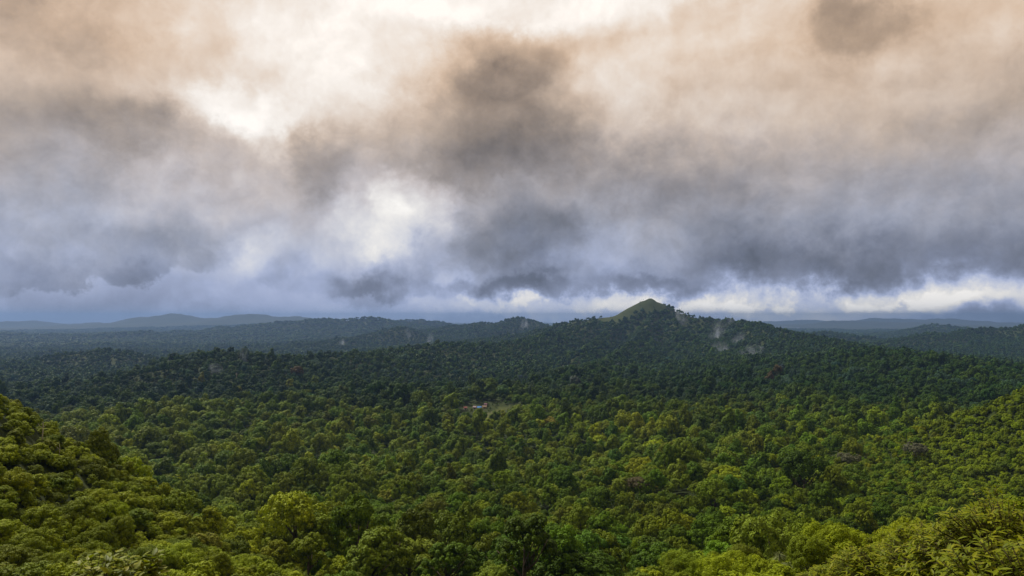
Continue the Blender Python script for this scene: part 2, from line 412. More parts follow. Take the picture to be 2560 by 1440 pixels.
def unit(v): return v / np.maximum(np.linalg.norm(v, axis=-1, keepdims=True), 1e-9)
def crown_data(seed, n, leaf, style, ns=9, jit=.28):
    """A crown of radius about 1 whose base is near z=0.75 and top near z=2.2: lobes, each of smaller clumps, each of leaf faces."""
    g = np.random.default_rng(seed)
    nl = {'dome': 14, 'broad': 16, 'tall': 13, 'loose': 9, 'round': 12}[style]
    rx = {'dome': .74, 'broad': .86, 'tall': .48, 'loose': .78, 'round': .62}[style]
    rz = {'dome': .78, 'broad': .42, 'tall': 1.05, 'loose': .68, 'round': .72}[style]
    zc = {'dome': 1.15, 'broad': 1.35, 'tall': 1.15, 'loose': 1.2, 'round': 1.3}[style]
    d = unit(g.normal(size=(nl, 3))); d[:, 2] = np.abs(d[:, 2]) * 1.0 - 0.22; d = unit(d)
    lc = d * np.array([rx, rx, rz]) * g.uniform(.72, 1.02, (nl, 1)) + [0, 0, zc]
    lr = g.uniform(.26, .42, nl) * (0.8 if style in ('tall', 'loose') else 1.0)
    lc = np.vstack([lc, [[0, 0, zc + rz * .5]], [[0, 0, zc]]]); lr = np.append(lr, [.42, .5 if style != 'loose' else .2]); nl += 2
    # clumps on the lobes
    sd = unit(g.normal(size=(nl, ns, 3)) + 0.55 * unit(lc - [0, 0, zc - .3])[:, None] + [0, 0, .35])
    fine = ns > 12
    sc_ = lc[:, None] + sd * lr[:, None, None] * (.86 if fine else .72) * g.uniform(.8, 1.1, (nl, ns, 1))
    sr = lr[:, None] * g.uniform(*((.20, .36) if fine else (.34, .6)), (nl, ns))
    tone = np.clip(g.normal(.5, .13, (nl, 1)) + g.normal(0, .10, (nl, ns)), 0, 1)
    w = (sr ** 2).ravel(); w /= w.sum()
    k = g.choice(nl * ns, n, p=w)
    c = sc_.reshape(-1, 3)[k]; r = sr.ravel()[k]
    ld = unit(g.normal(size=(n, 3)) + .6 * sd.reshape(-1, 3)[k] + [0, 0, .25])
    pos = c + ld * r[:, None] * g.uniform(.72, 1.06, (n, 1))
    nrm = unit(ld * .9 + .35 * sd.reshape(-1, 3)[k] + [0, 0, .25] + g.normal(size=(n, 3)) * jit)
    tg = unit(np.cross(nrm, g.normal(size=(n, 3)))); bt = np.cross(nrm, tg)
    L = leaf * g.uniform(.65, 1.35, (n, 1)); Wd = L * g.uniform(.45, .75, (n, 1))
    a = pos - tg * L * .5; b = pos + bt * Wd * .5 - nrm * Wd * .15; e = pos + tg * L * .5 - nrm * L * .18; f = pos - bt * Wd * .5 - nrm * Wd * .15
    v = np.stack([a, b, e, f], 1).reshape(-1, 3)
    faces = np.arange(4 * n).reshape(-1, 4)
    shade = np.clip(tone.ravel()[k] + g.normal(0, .12 if fine else .06, n), 0, 1)
    return v, faces, np.repeat(shade, 4)
def tube(path, radii, n=7):
    path = np.asarray(path, float); vs = []; fs = []
    for i, (p, r) in enumerate(zip(path, radii)):
        tdir = unit(path[min(i + 1, len(path) - 1)] - path[max(i - 1, 0)])
        u = unit(np.cross(tdir, [0.3, 1, 0.1])); w = np.cross(tdir, u)
        for j in range(n):
            th = 2 * math.pi * j / n; vs.append(p + r * (math.cos(th) * u + math.sin(th) * w))
    for i in range(len(path) - 1):
        for j in range(n):
            fs.append((i * n + j, i * n + (j + 1) % n, (i + 1) * n + (j + 1) % n, (i + 1) * n + j))
    fs.append(tuple(range(n - 1, -1, -1))); fs.append(tuple(range((len(path) - 1) * n, len(path) * n)))
    return vs, fs
def joined(parts):
    V = []; Fs = []
    for v, f in parts:
        o = len(V); V += [tuple(p) for p in v]; Fs += [tuple(i + o for i in q) for q in f]
    return V, Fs
def trunk_data(seed, style, spread=1.0):
    g = random.Random(seed); parts = []
    top = {'dome': 1.5, 'broad': 1.45, 'tall': 1.9, 'loose': 1.5, 'round': 1.6}[style]
    bx, by = g.uniform(-.08, .08), g.uniform(-.08, .08)
    parts.append(tube([(0, 0, -.45), (0, 0, .0), (bx * .5, by * .5, .45), (bx, by, .9), (bx * 1.4, by * 1.3, top)], [.10, .075, .06, .048, .015]))
    for i in range(5):
        a = g.uniform(0, 6.28); h = g.uniform(.6, 1.05); L = g.uniform(.45, .8) * spread
        parts.append(tube([(bx * h, by * h, h), (bx * h + math.cos(a) * L * .5, by * h + math.sin(a) * L * .5, h + .25),
                           (bx * h + math.cos(a + .2) * L, by * h + math.sin(a + .2) * L, h + .55 + g.uniform(0, .2))], [.035, .024, .008], 5))
    return joined(parts)

STYLES = ['dome', 'broad', 'tall', 'loose', 'round', 'dome', 'broad', 'round']
def make_protos(tag_, n, leaf, seeds, ns=9, jit=.28):
    out = []
    for i, (s, st) in enumerate(zip(seeds, STYLES)):
        v, f, sh = crown_data(s, n if st != 'loose' else int(n * .8), leaf, st, ns, jit)
        me = mesh_obj('crown_' + tag_, v, f, LEAF, attrs={'shade': ('POINT', 'FLOAT', sh)}, link=False).data
        out.append((me, st))
    return out
CLOSE = make_protos('close', 30000, .040, range(100, 108), 28, .45)
NEAR = make_protos('near', 11000, .068, range(200, 208), 20, .32)
MID = make_protos('mid', 3000, .13, range(300, 308), 10, .18)
FARP = make_protos('far', 260, .40, range(400, 408))
TRUNKS = [mesh_obj('trunk', *trunk_data(500 + i, st), BARK, smooth=True, link=False).data for i, st in enumerate(STYLES)]

# --- where trees stand
PAL = {  # leaf albedo
 'olive green': (.080, .118, .004), 'mid green': (.055, .102, .005), 'dark green': (.036, .070, .006), 'yellow-green': (.125, .165, .004),
 'grey-green': (.092, .132, .044), 'brownish green': (.062, .086, .008), 'pale grey': (.125, .125, .080), 'blue-green': (.048, .105, .040)}
PALN = list(PAL); PALC = np.array([PAL[k] for k in PALN])
ground_fast = None
def scatter(r0, r1, s, az=40.0, jit=.48):
    """jittered grid over the sector in view"""
    xm = r1 * math.sin(math.radians(az)) + s
    ix = np.arange(-xm, xm, s); iy = np.arange(max(r0 * .7, -5), r1 + s, s)
    X, Y = np.meshgrid(ix, iy); X = X + (np.arange(len(iy)) % 2)[:, None] * s * .5
    X = X.ravel(); Y = Y.ravel()
    X = X + rng.uniform(-jit, jit, X.shape) * s; Y = Y + rng.uniform(-jit, jit, Y.shape) * s
    r = np.hypot(X, Y); a = np.abs(np.degrees(np.arctan2(X, Y)))
    k = (r >= r0) & (r < r1) & (a < az)
    return X[k], Y[k]
# what hides what: running maximum of the canopy slope along each bearing
_sl = (gz[1:, :len(_front)] + 4.0 * np.clip((RR[1:, None] - 60) / 60, 0, 1) - CAM_Z) / RR[1:, None]
_cm = np.maximum.accumulate(_sl, 0)
def hidden(x, y, ztop, margin):
    r = np.hypot(x, y)
    ja = np.clip(np.round((np.arctan2(x, y) - _front[0]) / np.radians(.2)).astype(int), 0, len(_front) - 1)
    ir = np.clip(np.searchsorted(RR[1:], r * .97 - 4) - 1, 0, len(RR) - 2)
    return (ztop + margin - CAM_Z) / r < _cm[ir, ja]

def palette(x, y, r):
    n = len(x); u = rng.random(n); patch = fbm(x, y, 90, 3, 21); wide = fbm(x, y, 420, 2, 31)
    w = np.tile(np.array([.38, .29, .13, .06, .08, .025, .004, .03]), (n, 1))
    w[:, 3] *= np.clip(1 + 4 * patch, .1, 4); w[:, 2] *= np.clip(1 - 4 * patch, .1, 4); w[:, 4] *= np.clip(1 - 5 * wide, .2, 3)
    w /= w.sum(1, keepdims=True)
    w[r < 130, 6] = 0; w[r < 130, 4] *= .5; w /= w.sum(1, keepdims=True)
    k = (u[:, None] > np.cumsum(w, 1)).sum(1).clip(0, len(PALN) - 1)
    return k
T = dict(x=[], y=[], z=[], R=[], hs=[], pal=[], var=[], tier=[])
def right_slope(x, y): return (y > 330) & (y < 640) & (x > .47 * y)
def plant(x, y, R, hs, pal=None, marg=10, bury=.12, keep_open=False, slope=False):
    k = right_slope(x, y) == slope
    if not slope: k |= R < 3.4
    x, y, R, hs = x[k], y[k], R[k], hs[k]
    z = ground_z(x, y)
    _, py0 = to_px(x, y, z)      # the top of the left spur carries only low bushes
    R = np.where((y < 230) & (x < -.30 * y) & (y > 60) & (R > 2.0), R * np.clip(.55 + (py0 - 1200) / 260, .55, 1.0), R)
    R = np.where((y < 230) & (x < -.30 * y), np.minimum(R, np.clip(1.9 + (py0 - 1080) / 110, 1.9, 4.2)), R)
    ok = ~hidden(x, y, z + 2.2 * R * hs, marg)
    if not keep_open: ok &= ~open_mask(x, y, z)
    # leave the hamlet and its field in sight: only low growth just in front of them
    px, py = to_px(x, y, z); infront = inpoly(px, py, [(1145,1010),(1230,1005),(1290,1012),(1290,1040),(1240,1062),(1185,1062),(1145,1050)]) & (y > 700) & (y < 1080)
    R = np.where(infront, np.minimum(R * .34, 2.6), R)
    x, y, z, R, hs = x[ok], y[ok], z[ok], R[ok], hs[ok]
    r = np.hypot(x, y)
    p = palette(x, y, r) if pal is None else pal[ok]
    T['x'].append(x); T['y'].append(y); T['z'].append(z - bury * R); T['R'].append(R); T['hs'].append(hs); T['pal'].append(p)
    T['var'].append(rng.integers(0, 8, len(x)))
def crown_sizes(n, lo, hi): return lo + (hi - lo) * rng.beta(1.5, 2.6, n)
def stand(x, y): return np.clip(1 + .6 * fbm(x, y, 130, 3, 61), .84, 1.5)      # taller and lower stands

# shrubs and small trees on the hill the camera stands on
x, y = scatter(20, 75, 3.6, 47); n = len(x); plant(x, y, crown_sizes(n, 1.3, 2.9), rng.uniform(.7, 1.0, n), marg=6, bury=.55)
x, y = scatter(75, 150, 5.2, 47); n = len(x); plant(x, y, crown_sizes(n, 2.2, 4.4), rng.uniform(.75, 1.1, n), marg=8, bury=.6)
x, y = scatter(24, 230, 2.7, 47); n = len(x); plant(x, y, crown_sizes(n, .9, 1.8), rng.uniform(.7, 1.0, n), marg=3, bury=.5)
x, y = scatter(60, 230, 2.9, 47); k = x < -.26 * y; x = x[k]; y = y[k]; n = len(x); plant(x, y, crown_sizes(n, 1.1, 1.95), rng.uniform(.8, 1.1, n), marg=3, bury=.45)
x, y = scatter(150, 1500, 6.5, 47); n = len(x); plant(x, y, crown_sizes(n, 1.8, 3.4), rng.uniform(.7, 1.2, n), marg=3)
x, y = scatter(150, 420, 11.0, 47); n = len(x); plant(x, y, np.minimum(crown_sizes(n, 3.2, 10.0) * stand(x, y), 8.0), rng.uniform(.8, 1.4, n), bury=.3)
x, y = scatter(330, 760, 5.6, 47); n = len(x); plant(x, y, crown_sizes(n, 2.2, 4.8), rng.uniform(.8, 1.2, n), bury=.4, slope=True)
x, y = scatter(420, 1700, 12.8, 47); n = len(x); plant(x, y, crown_sizes(n, 3.8, 11.5) * stand(x, y), rng.uniform(.75, 1.45, n), bury=.42)
x, y = scatter(1700, 3000, 15.5, 47); n = len(x); plant(x, y, crown_sizes(n, 5.5, 11.5) * stand(x, y), rng.uniform(.75, 1.25, n), marg=8, bury=.55)
x, y = scatter(3000, 5600, 20, 47); n = len(x); plant(x, y, crown_sizes(n, 7.5, 14.5) * stand(x, y), rng.uniform(.7, 1.1, n), marg=8, bury=.6)
x, y = scatter(5600, 13000, 38.0, 47); n = len(x); plant(x, y, crown_sizes(n, 17.0, 28.0), rng.uniform(.4, .6, n), marg=4)
k = np.array([at(1500, 790, far(2290)), at(1670, 790, far(2290))])      # low scrub on the bare summit
x = rng.uniform(k[0, 0], k[1, 0], 260); y = rng.uniform(far(2150), far(2400), 260)
n = len(x); plant(x, y, crown_sizes(n, 1.4, 3.2), rng.uniform(.5, .7, n), marg=8, bury=.85, keep_open=True)
T = {k: (np.concatenate(v) if v else None) for k, v in T.items()}
N = len(T['x']); TR = np.sqrt(T['x'] ** 2 + T['y'] ** 2)
T['rot'] = rng.uniform(0, 6.283, N)
T['var'] = np.where(TR > 1700, np.array([0, 4, 5, 7])[T['var'] % 4], T['var'])      # the hill forest is round-crowned
tint = PALC[T['pal']] * .82 * rng.uniform(.78, 1.22, (N, 1)) * rng.uniform(.93, 1.07, (N, 3))
edge = TR + 260 * fbm(T['x'], T['y'], 160, 2, 71)      # where the valley's olive tint gives way to the painted distance haze
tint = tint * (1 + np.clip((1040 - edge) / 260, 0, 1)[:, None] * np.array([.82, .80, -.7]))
hill = np.clip((edge - 850) / 280, 0, 1)[:, None]     # distance haze painted into the leaf tint, darker and bluer further off
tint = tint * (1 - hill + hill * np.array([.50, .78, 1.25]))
# the two close slopes carry a brighter, yellower bush
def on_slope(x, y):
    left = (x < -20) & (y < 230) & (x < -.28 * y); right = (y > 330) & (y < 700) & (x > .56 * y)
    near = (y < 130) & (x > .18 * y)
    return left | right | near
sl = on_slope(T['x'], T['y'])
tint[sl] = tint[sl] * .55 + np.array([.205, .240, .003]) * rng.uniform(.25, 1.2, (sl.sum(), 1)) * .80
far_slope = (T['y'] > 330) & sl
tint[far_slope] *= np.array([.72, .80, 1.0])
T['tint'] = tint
px_, py_ = to_px(T['x'], T['y'], T['z'] + 1.35 * T['R'] * T['hs'])
inframe = (px_ > -10) & (px_ < 2570) & (py_ < 1450) & (T['y'] > 5)
vis = inframe & ~hidden(T['x'], T['y'], T['z'] + 1.9 * T['R'] * T['hs'], 0.0)
size = np.where(vis, T['R'] / TR, 0)
print('trees', N, 'visible', vis.sum())

# --- the 300 that show largest are trees of their own
NIND = 285
ind = np.argsort(-size)[:NIND]
isind = np.zeros(N, bool); isind[ind] = True
SHAPE = {'dome': 'domed', 'broad': 'broad flat-topped', 'tall': 'tall narrow', 'loose': 'open-crowned', 'round': 'rounded'}
used_labels = set()
def zone(px, py):
    cols = ['at the left edge', 'in the left corner', 'left of centre', 'near the centre', 'right of centre', 'towards the right', 'at the right edge']
    k = int(np.searchsorted([130, 520, 1000, 1500, 1980, 2420], px))
    row = 'bottom edge' if py > 1400 else 'bottom row' if py > 1345 else 'second row up' if py > 1290 else 'middle of the near forest' if py > 1200 else 'back of the near forest'
    return cols[k], row
def look(i):
    col = PALN[T['pal'][i]]
    if sl[i] and col in ('olive green', 'mid green'): col = 'bright ' + col
    ap = T['R'][i] / TR[i]
    return ('large ' if ap > .045 else 'small ' if ap < .027 else '') + col + ' ' + SHAPE[STYLES[int(T['var'][i])]]
def tree_labels(ind):
    """look, place, then the neighbour it stands by, until every label points to one tree"""
    out = {}; taken = set()
    P = np.stack([px_[ind], py_[ind]], -1)
    for a, i in enumerate(ind):
        c, r = zone(*P[a]); w = 'shrub' if T['R'][i] < 2.3 else 'tree'
        cands = [f'{look(i)} {w} {c}, {r}']
        d = P - P[a]; dist = np.hypot(d[:, 0], d[:, 1] * 1.5); dist[a] = 1e9
        for b in np.argsort(dist)[:14]:
            dx, dy = d[b]
            rel = ('left of' if dx > 0 else 'right of') if abs(dx) > abs(dy) else ('above' if dy > 0 else 'below')
            cands.append(f'{look(i)} {w} {c}, {rel} a {look(ind[b]).replace(" green", "")} one')
        cands = [l for l in cands if len(l.split()) <= 16]
        for l in cands:
            if l not in taken: break
        taken.add(l); out[int(i)] = l
    return out
def add_tree(i):
    r = TR[i]; v = int(T['var'][i]); st = STYLES[v]; R = T['R'][i]
    pr = (CLOSE if r < 130 else NEAR)[v][0]
    kind = 'shrub' if R < 2.3 else 'forest_tree'
    e = empty(kind, (T['x'][i], T['y'][i], T['z'][i]), T['rot'][i], (R, R, R * T['hs'][i]))
    c = bpy.data.objects.new('crown', pr); sc.collection.objects.link(c); c.parent = e
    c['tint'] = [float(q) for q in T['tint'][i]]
    k = bpy.data.objects.new('stems' if kind == 'shrub' else 'trunk', TRUNKS[v]); sc.collection.objects.link(k); k.parent = e
    tag(e, LABELS[i], 'shrub' if kind == 'shrub' else 'tree', 'shrubs on the near slopes' if kind == 'shrub' else 'nearest trees of the forest')
LABELS = tree_labels(ind)
for i in ind: add_tree(int(i))

# --- everything behind is one forest
def build_forest():
    col = bpy.data.collections.new('forest_models')
    for k, (lst, nm) in enumerate(((NEAR, 'a'), (MID, 'b'), (FARP, 'c'))):
        for j, (me, st) in enumerate(lst):
            o = bpy.data.objects.new(f'model_{nm}{j}', me); col.objects.link(o)
    rest = np.nonzero(~isind)[0]
    tier = np.where(TR[rest] < 420, 0, np.where(TR[rest] < 1700, 1, 2))
    var = tier * 8 + T['var'][rest]
    pos = np.stack([T['x'], T['y'], T['z']], -1)[rest]
    R = T['R'][rest]; scl = np.stack([R, R, R * T['hs'][rest]], -1)
    rot = np.zeros((len(rest), 3)); rot[:, 2] = T['rot'][rest]
    me = bpy.data.meshes.new('forest'); me.vertices.add(len(rest)); me.vertices.foreach_set('co', pos.astype(np.float32).ravel())
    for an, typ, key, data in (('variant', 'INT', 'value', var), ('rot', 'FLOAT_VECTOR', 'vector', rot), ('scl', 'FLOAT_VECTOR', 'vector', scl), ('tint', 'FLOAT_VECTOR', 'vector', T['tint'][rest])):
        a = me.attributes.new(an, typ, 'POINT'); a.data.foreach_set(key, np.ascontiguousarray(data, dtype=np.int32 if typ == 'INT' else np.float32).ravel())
    me.update()
    o = bpy.data.objects.new('forest', me); sc.collection.objects.link(o)
    ng = bpy.data.node_groups.new('forest_nodes', 'GeometryNodeTree')
    ng.interface.new_socket('Geometry', in_out='INPUT', socket_type='NodeSocketGeometry')
    ng.interface.new_socket('Geometry', in_out='OUTPUT', socket_type='NodeSocketGeometry')
    nn = ng.nodes; gi = nn.new('NodeGroupInput'); go = nn.new('NodeGroupOutput')
    ci = nn.new('GeometryNodeCollectionInfo'); ci.inputs['Collection'].default_value = col
    ci.inputs['Separate Children'].default_value = True; ci.inputs['Reset Children'].default_value = True
    ip = nn.new('GeometryNodeInstanceOnPoints'); ip.inputs['Pick Instance'].default_value = True
    def na(name, dt):
        q = nn.new('GeometryNodeInputNamedAttribute'); q.data_type = dt; q.inputs['Name'].default_value = name
        return [s for s in q.outputs if s.enabled and s.name == 'Attribute'][0]
    L = ng.links
    L.new(gi.outputs[0], ip.inputs['Points']); L.new(ci.outputs[0], ip.inputs['Instance'])
    L.new(na('variant', 'INT'), ip.inputs['Instance Index'])
    L.new(na('rot', 'FLOAT_VECTOR'), ip.inputs['Rotation']); L.new(na('scl', 'FLOAT_VECTOR'), ip.inputs['Scale'])
    L.new(ip.outputs[0], go.inputs[0])
    md = o.modifiers.new('forest_nodes', 'NODES'); md.node_group = ng
    tag(o, 'dense evergreen forest covering the valley and the hills', 'forest', kind='stuff')
build_forest()

# ------------------------------------------------------------------ single things
def on_ground(px, py, d0=6.0, d1=12000.0):
    """where the line of sight through that pixel of the photo first meets the ground"""
    D = np.geomspace(d0, d1, 4000)
    x = (px - PX0) / F * D; z = CAM_Z + (HY - py) / F * D
    g = ground_z(x, D); k = np.nonzero(g >= z)[0]
    k = k[0] if len(k) else len(D) - 1
    return np.array([x[k], D[k], g[k]])
def plain(name, c, rough=0.8, var=0.25, scale=6.0):
    m, t, b = mat(name, rough)
    co = t.new('ShaderNodeTexCoord').outputs['Object']
    n = t.noise(co, scale, 5, 0.6)['Fac']
    lo = tuple(q * (1 - var) for q in c); hi = tuple(min(1, q * (1 + var)) for q in c)
    t.L.new(t.ramp(n, [(0.3, lo), (0.7, hi)], 'LINEAR'), b.inputs['Base Color'])
    return m

# trees of the far wood that stand out by their colour
def special_tree(px, py, R, hs, style, tintc, label, mesh=None, lift=0.0):
    p = on_ground(px, py)
    k = STYLES.index(style)
    e = empty('forest_tree', (p[0], p[1], p[2] + lift), rng.uniform(0, 6), (R, R, R * hs))
    c = bpy.data.objects.new('crown', (mesh or MID[k][0])); sc.collection.objects.link(c); c.parent = e
    c['tint'] = [float(q) for q in tintc]
    t = bpy.data.objects.new('trunk', TRUNKS[k]); sc.collection.objects.link(t); t.parent = e
    tag(e, label, 'tree', 'single trees that stand out in the forest')
special_tree(728, 985, 9, 1.1, 'loose', (.16, .20, .012), 'bright yellow-green tree just below the rust-brown tree on the left ridge', lift=3)
special_tree(786, 978, 9, 1.15, 'dome', (.11, .17, .010), 'fresh green rounded tree right of the rust-brown tree on the left ridge', lift=3)
special_tree(505, 975, 8, 1.3, 'tall', (.12, .14, .008), 'tall olive-yellow tree on the left knoll below its dark top', lift=3)
special_tree(597, 993, 6, 1.0, 'round', (.15, .18, .008), 'small bright yellow-green tree at the foot of the left knoll', lift=3)
special_tree(740, 962, 11, 1.2, 'broad', (.075, .055, .012), 'rust-brown sparse-leaved tree on the ridge left of centre', lift=4)
special_tree(1942, 962, 12, 1.2, 'loose', (.078, .062, .018), 'brown thin-leaved tree on the right flank below the mist', lift=4)
special_tree(1925, 968, 9, 1.0, 'round', (.080, .062, .024), 'dull brown tree beside the larger brown tree on the right flank', lift=3)
special_tree(2120, 1188, 7, .9, 'broad', (.115, .125, .070), 'pale grey leafless-looking tree among olive trees, right of centre', NEAR[1][0], 2)
special_tree(2290, 1168, 8, .8, 'broad', (.108, .116, .070), 'larger pale grey tree near the right edge, above the near shrubs', NEAR[1][0], 3)
special_tree(1600, 1265, 7, .75, 'broad', (.090, .080, .036), 'purplish brown flat tree in the middle of the near forest', NEAR[6][0], 2)

# dead trunks
DEAD = plain('dead_wood', (.42, .38, .32), 0.85, 0.3, 4)
def dead_tree(px, py, h, label, arms=3):
    p = on_ground(px, py); e = empty('dead_tree', p, rng.uniform(0, 6))
    v, f = tube([(0, 0, -1), (.05 * h, 0, .4 * h), (.03 * h, .02 * h, .8 * h), (.05 * h, .03 * h, h)], [.03 * h, .022 * h, .014 * h, .005 * h], 7)
    mesh_obj('trunk', v, f, DEAD, e, True)
    for i in range(arms):
        a = rng.uniform(0, 6.28); z0 = h * rng.uniform(.5, .85)
        v, f = tube([(.03 * h, .01 * h, z0), (.03 * h + math.cos(a) * .1 * h, math.sin(a) * .1 * h, z0 + .09 * h), (.03 * h + math.cos(a) * .16 * h, math.sin(a) * .16 * h, z0 + .2 * h)], [.009 * h, .006 * h, .002 * h], 5)
        mesh_obj('branch', v, f, DEAD, e, True)
    tag(e, label, 'dead tree', 'bare dead trunks')
dead_tree(590, 962, 19, 'bare white dead trunk standing on the dark left knoll')
dead_tree(109, 1122, 4.2, 'thin pale dead trunk near the top of the left slope', 2)
dead_tree(151, 1158, 3.0, 'short white stump lower down on the left slope', 1)

# the hamlet
def house(px, py, w, d, h, rz, roofc, wallc, label):
    p = on_ground(px, py, 600, 1400); e = empty('house', (p[0], p[1], p[2] - .1), rz); w *= .85; d *= .85; h *= .85
    wm = plain('house_wall', wallc, .9, .15, 2); rm = plain('house_roof', roofc, .6, .2, 3)
    dk = plain('house_opening', (.03, .028, .03), .5, .1)
    x, y = w / 2, d / 2; rh = .38 * d
    v = [(-x, -y, -1), (x, -y, -1), (x, y, -1), (-x, y, -1), (-x, -y, h), (x, -y, h), (x, y, h), (-x, y, h), (-x, 0, h + rh), (x, 0, h + rh)]
    f = [(0, 1, 5, 4), (1, 2, 6, 9, 5), (2, 3, 7, 6), (3, 0, 4, 8, 7)]
    mesh_obj('wall', v, f, wm, e)
    o = .5; k = rh / y
    for s in (-1, 1):
        a = (-x - o, s * (y + o), h - o * k + .06); b = (x + o, s * (y + o), h - o * k + .06); c = (x + o, 0, h + rh + .08); g = (-x - o, 0, h + rh + .08)
        up = np.array((0, 0, .12)); q = [np.array(i) for i in (a, b, c, g)]
        mesh_obj('roof_panel', q + [i + up for i in q], [(3, 2, 1, 0), (4, 5, 6, 7), (0, 1, 5, 4), (1, 2, 6, 5), (2, 3, 7, 6), (3, 0, 4, 7)], rm, e)
    def box(name, x0, x1, z0, z1):
        q = [(x0, -y - .05, z0), (x1, -y - .05, z0), (x1, -y + .02, z0), (x0, -y + .02, z0)]
        mesh_obj(name, q + [(i[0], i[1], z1) for i in q], [(3, 2, 1, 0), (4, 5, 6, 7), (0, 1, 5, 4), (1, 2, 6, 5), (2, 3, 7, 6), (3, 0, 4, 7)], dk, e)
    box('door', -.5, .5, 0, 2.0); box('window', -x * .75, -x * .35, .9, 1.9); box('window', x * .35, x * .75, .9, 1.9)
    tag(e, label, 'house', 'houses of the hamlet in the forest')
house(1163, 1023, 4.6, 4.0, 2.4, .35, (.24, .095, .085), (.42, .39, .37), 'small red-roofed house, leftmost of the hamlet')
house(1187, 1021, 4.2, 3.6, 2.2, -.2, (.26, .20, .24), (.30, .22, .18), 'small mauve-roofed hut left of the blue roof')
house(1198.5, 1022, 5.4, 4.2, 2.2, -.12, (.06, .20, .55), (.35, .36, .40), 'low house with a bright blue sheet roof')
house(1211, 1020, 5.6, 4.2, 2.3, .15, (.24, .18, .13), (.40, .28, .20), 'tan-roofed house right of the blue roof')
house(1214, 1014, 3.8, 3.4, 2.4, -.1, (.36, .24, .32), (.34, .26, .28), 'pinkish house behind the tan-roofed one')
house(1332, 1004, 4.4, 3.6, 2.3, .2, (.30, .13, .12), (.55, .45, .42), 'lone red-roofed house at the foot of the central spur')

# mist rising out of the trees
MIST = bpy.data.materials.new('mist'); MIST.use_nodes = True; MIST.node_tree.nodes.clear()
_t = NT(MIST.node_tree); _o = _t.new('ShaderNodeOutputMaterial'); _pv = _t.new('ShaderNodeVolumePrincipled')
_co = _t.new('ShaderNodeTexCoord').outputs['Object']; _oi = _t.new('ShaderNodeObjectInfo').outputs
_sh = _t.v('MULTIPLY_ADD', _oi['Location'], (.013, .013, .013), _co)
_w = _t.v('MULTIPLY_ADD', _t.v('SUBTRACT', _t.noise(_sh, 1.6, 3, .55)['Color'], (.5, .5, .5)), (1.1, 1.1, .5), _co)
_len = _t.v('LENGTH', _w)
_n = _t.noise(_t.v('MULTIPLY', _sh, (1.6, 1.6, .8)), 1.7, 4, .6)['Fac']
_dn = _t.m('MULTIPLY', _t.rng(_len, .10, .95, 1.0, 0.0), _t.rng(_n, .40, .80, 0.0, .024))
_t.L.new(_dn, _pv.inputs['Density']); _pv.inputs['Color'].default_value = (.70, .80, 1.0, 1); _pv.inputs['Anisotropy'].default_value = .3
_t.L.new(_pv.outputs[0], _o.inputs['Volume'])
def ball(n=10, m=16):
    v = [(0, 0, -1)]; f = []
    for i in range(1, n):
        th = math.pi * i / n
        for j in range(m):
            a = 2 * math.pi * j / m; v.append((math.sin(th) * math.cos(a), math.sin(th) * math.sin(a), -math.cos(th)))
    v.append((0, 0, 1)); T_ = len(v) - 1
    for j in range(m): f.append((0, 1 + (j + 1) % m, 1 + j)); f.append((T_, 1 + (n - 2) * m + j, 1 + (n - 2) * m + (j + 1) % m))
    for i in range(n - 2):
        for j in range(m):
            a = 1 + i * m + j; b = 1 + i * m + (j + 1) % m; f.append((a, b, b + m, a + m))
    return v, f
_bv, _bf = ball(); _bm = None
def wisp(px, py, wpx, hpx, lean, label):
    global _bm
    p = on_ground(px, py); D = p[1]
    if _bm is None:
        o = mesh_obj('mist_wisp', _bv, _bf, MIST); _bm = o.data
    else:
        o = bpy.data.objects.new('mist_wisp', _bm); sc.collection.objects.link(o)
    sx = wpx / F * D * .62; sz = hpx / F * D * .58
    o.location = (p[0], p[1] - sx * .5, p[2] + 11 + sz * .1); o.scale = (sx, sx, sz); o.rotation_euler = (0, math.radians(lean), 0)
    tag(o, label, 'mist', 'mist wisps rising from the forest', 'stuff')
wisp(1790, 848, 46, 84, 8, 'tall white mist wisp on the right flank of the mountain')
wisp(1800, 888, 60, 50, 25, 'mist wisp below the tall one on the right flank')
wisp(1842, 862, 34, 60, 40, 'slanting mist wisp right of the tall one on the flank')
wisp(1868, 898, 70, 50, -35, 'lowest and rightmost mist wisp on the mountain flank')
wisp(1822, 816, 26, 44, 25, 'thin mist wisp just under the right skyline of the mountain')
wisp(1700, 806, 50, 26, 60, 'faint mist patch below the summit on its right')
wisp(612, 912, 26, 78, 5, 'thin white mist column on the left knoll')
wisp(545, 940, 44, 34, 40, 'small mist patch lower left of the mist column on the knoll')
wisp(1310, 822, 26, 40, 15, 'mist wisp on the hill left of the mountain')
wisp(1022, 846, 18, 44, -8, 'mist wisp on the rounded hill left of centre')
wisp(1076, 858, 22, 44, 10, 'mist wisp in the saddle right of the rounded hill')
wisp(857, 868, 24, 34, 10, 'mist wisp at the left foot of the rounded hill')

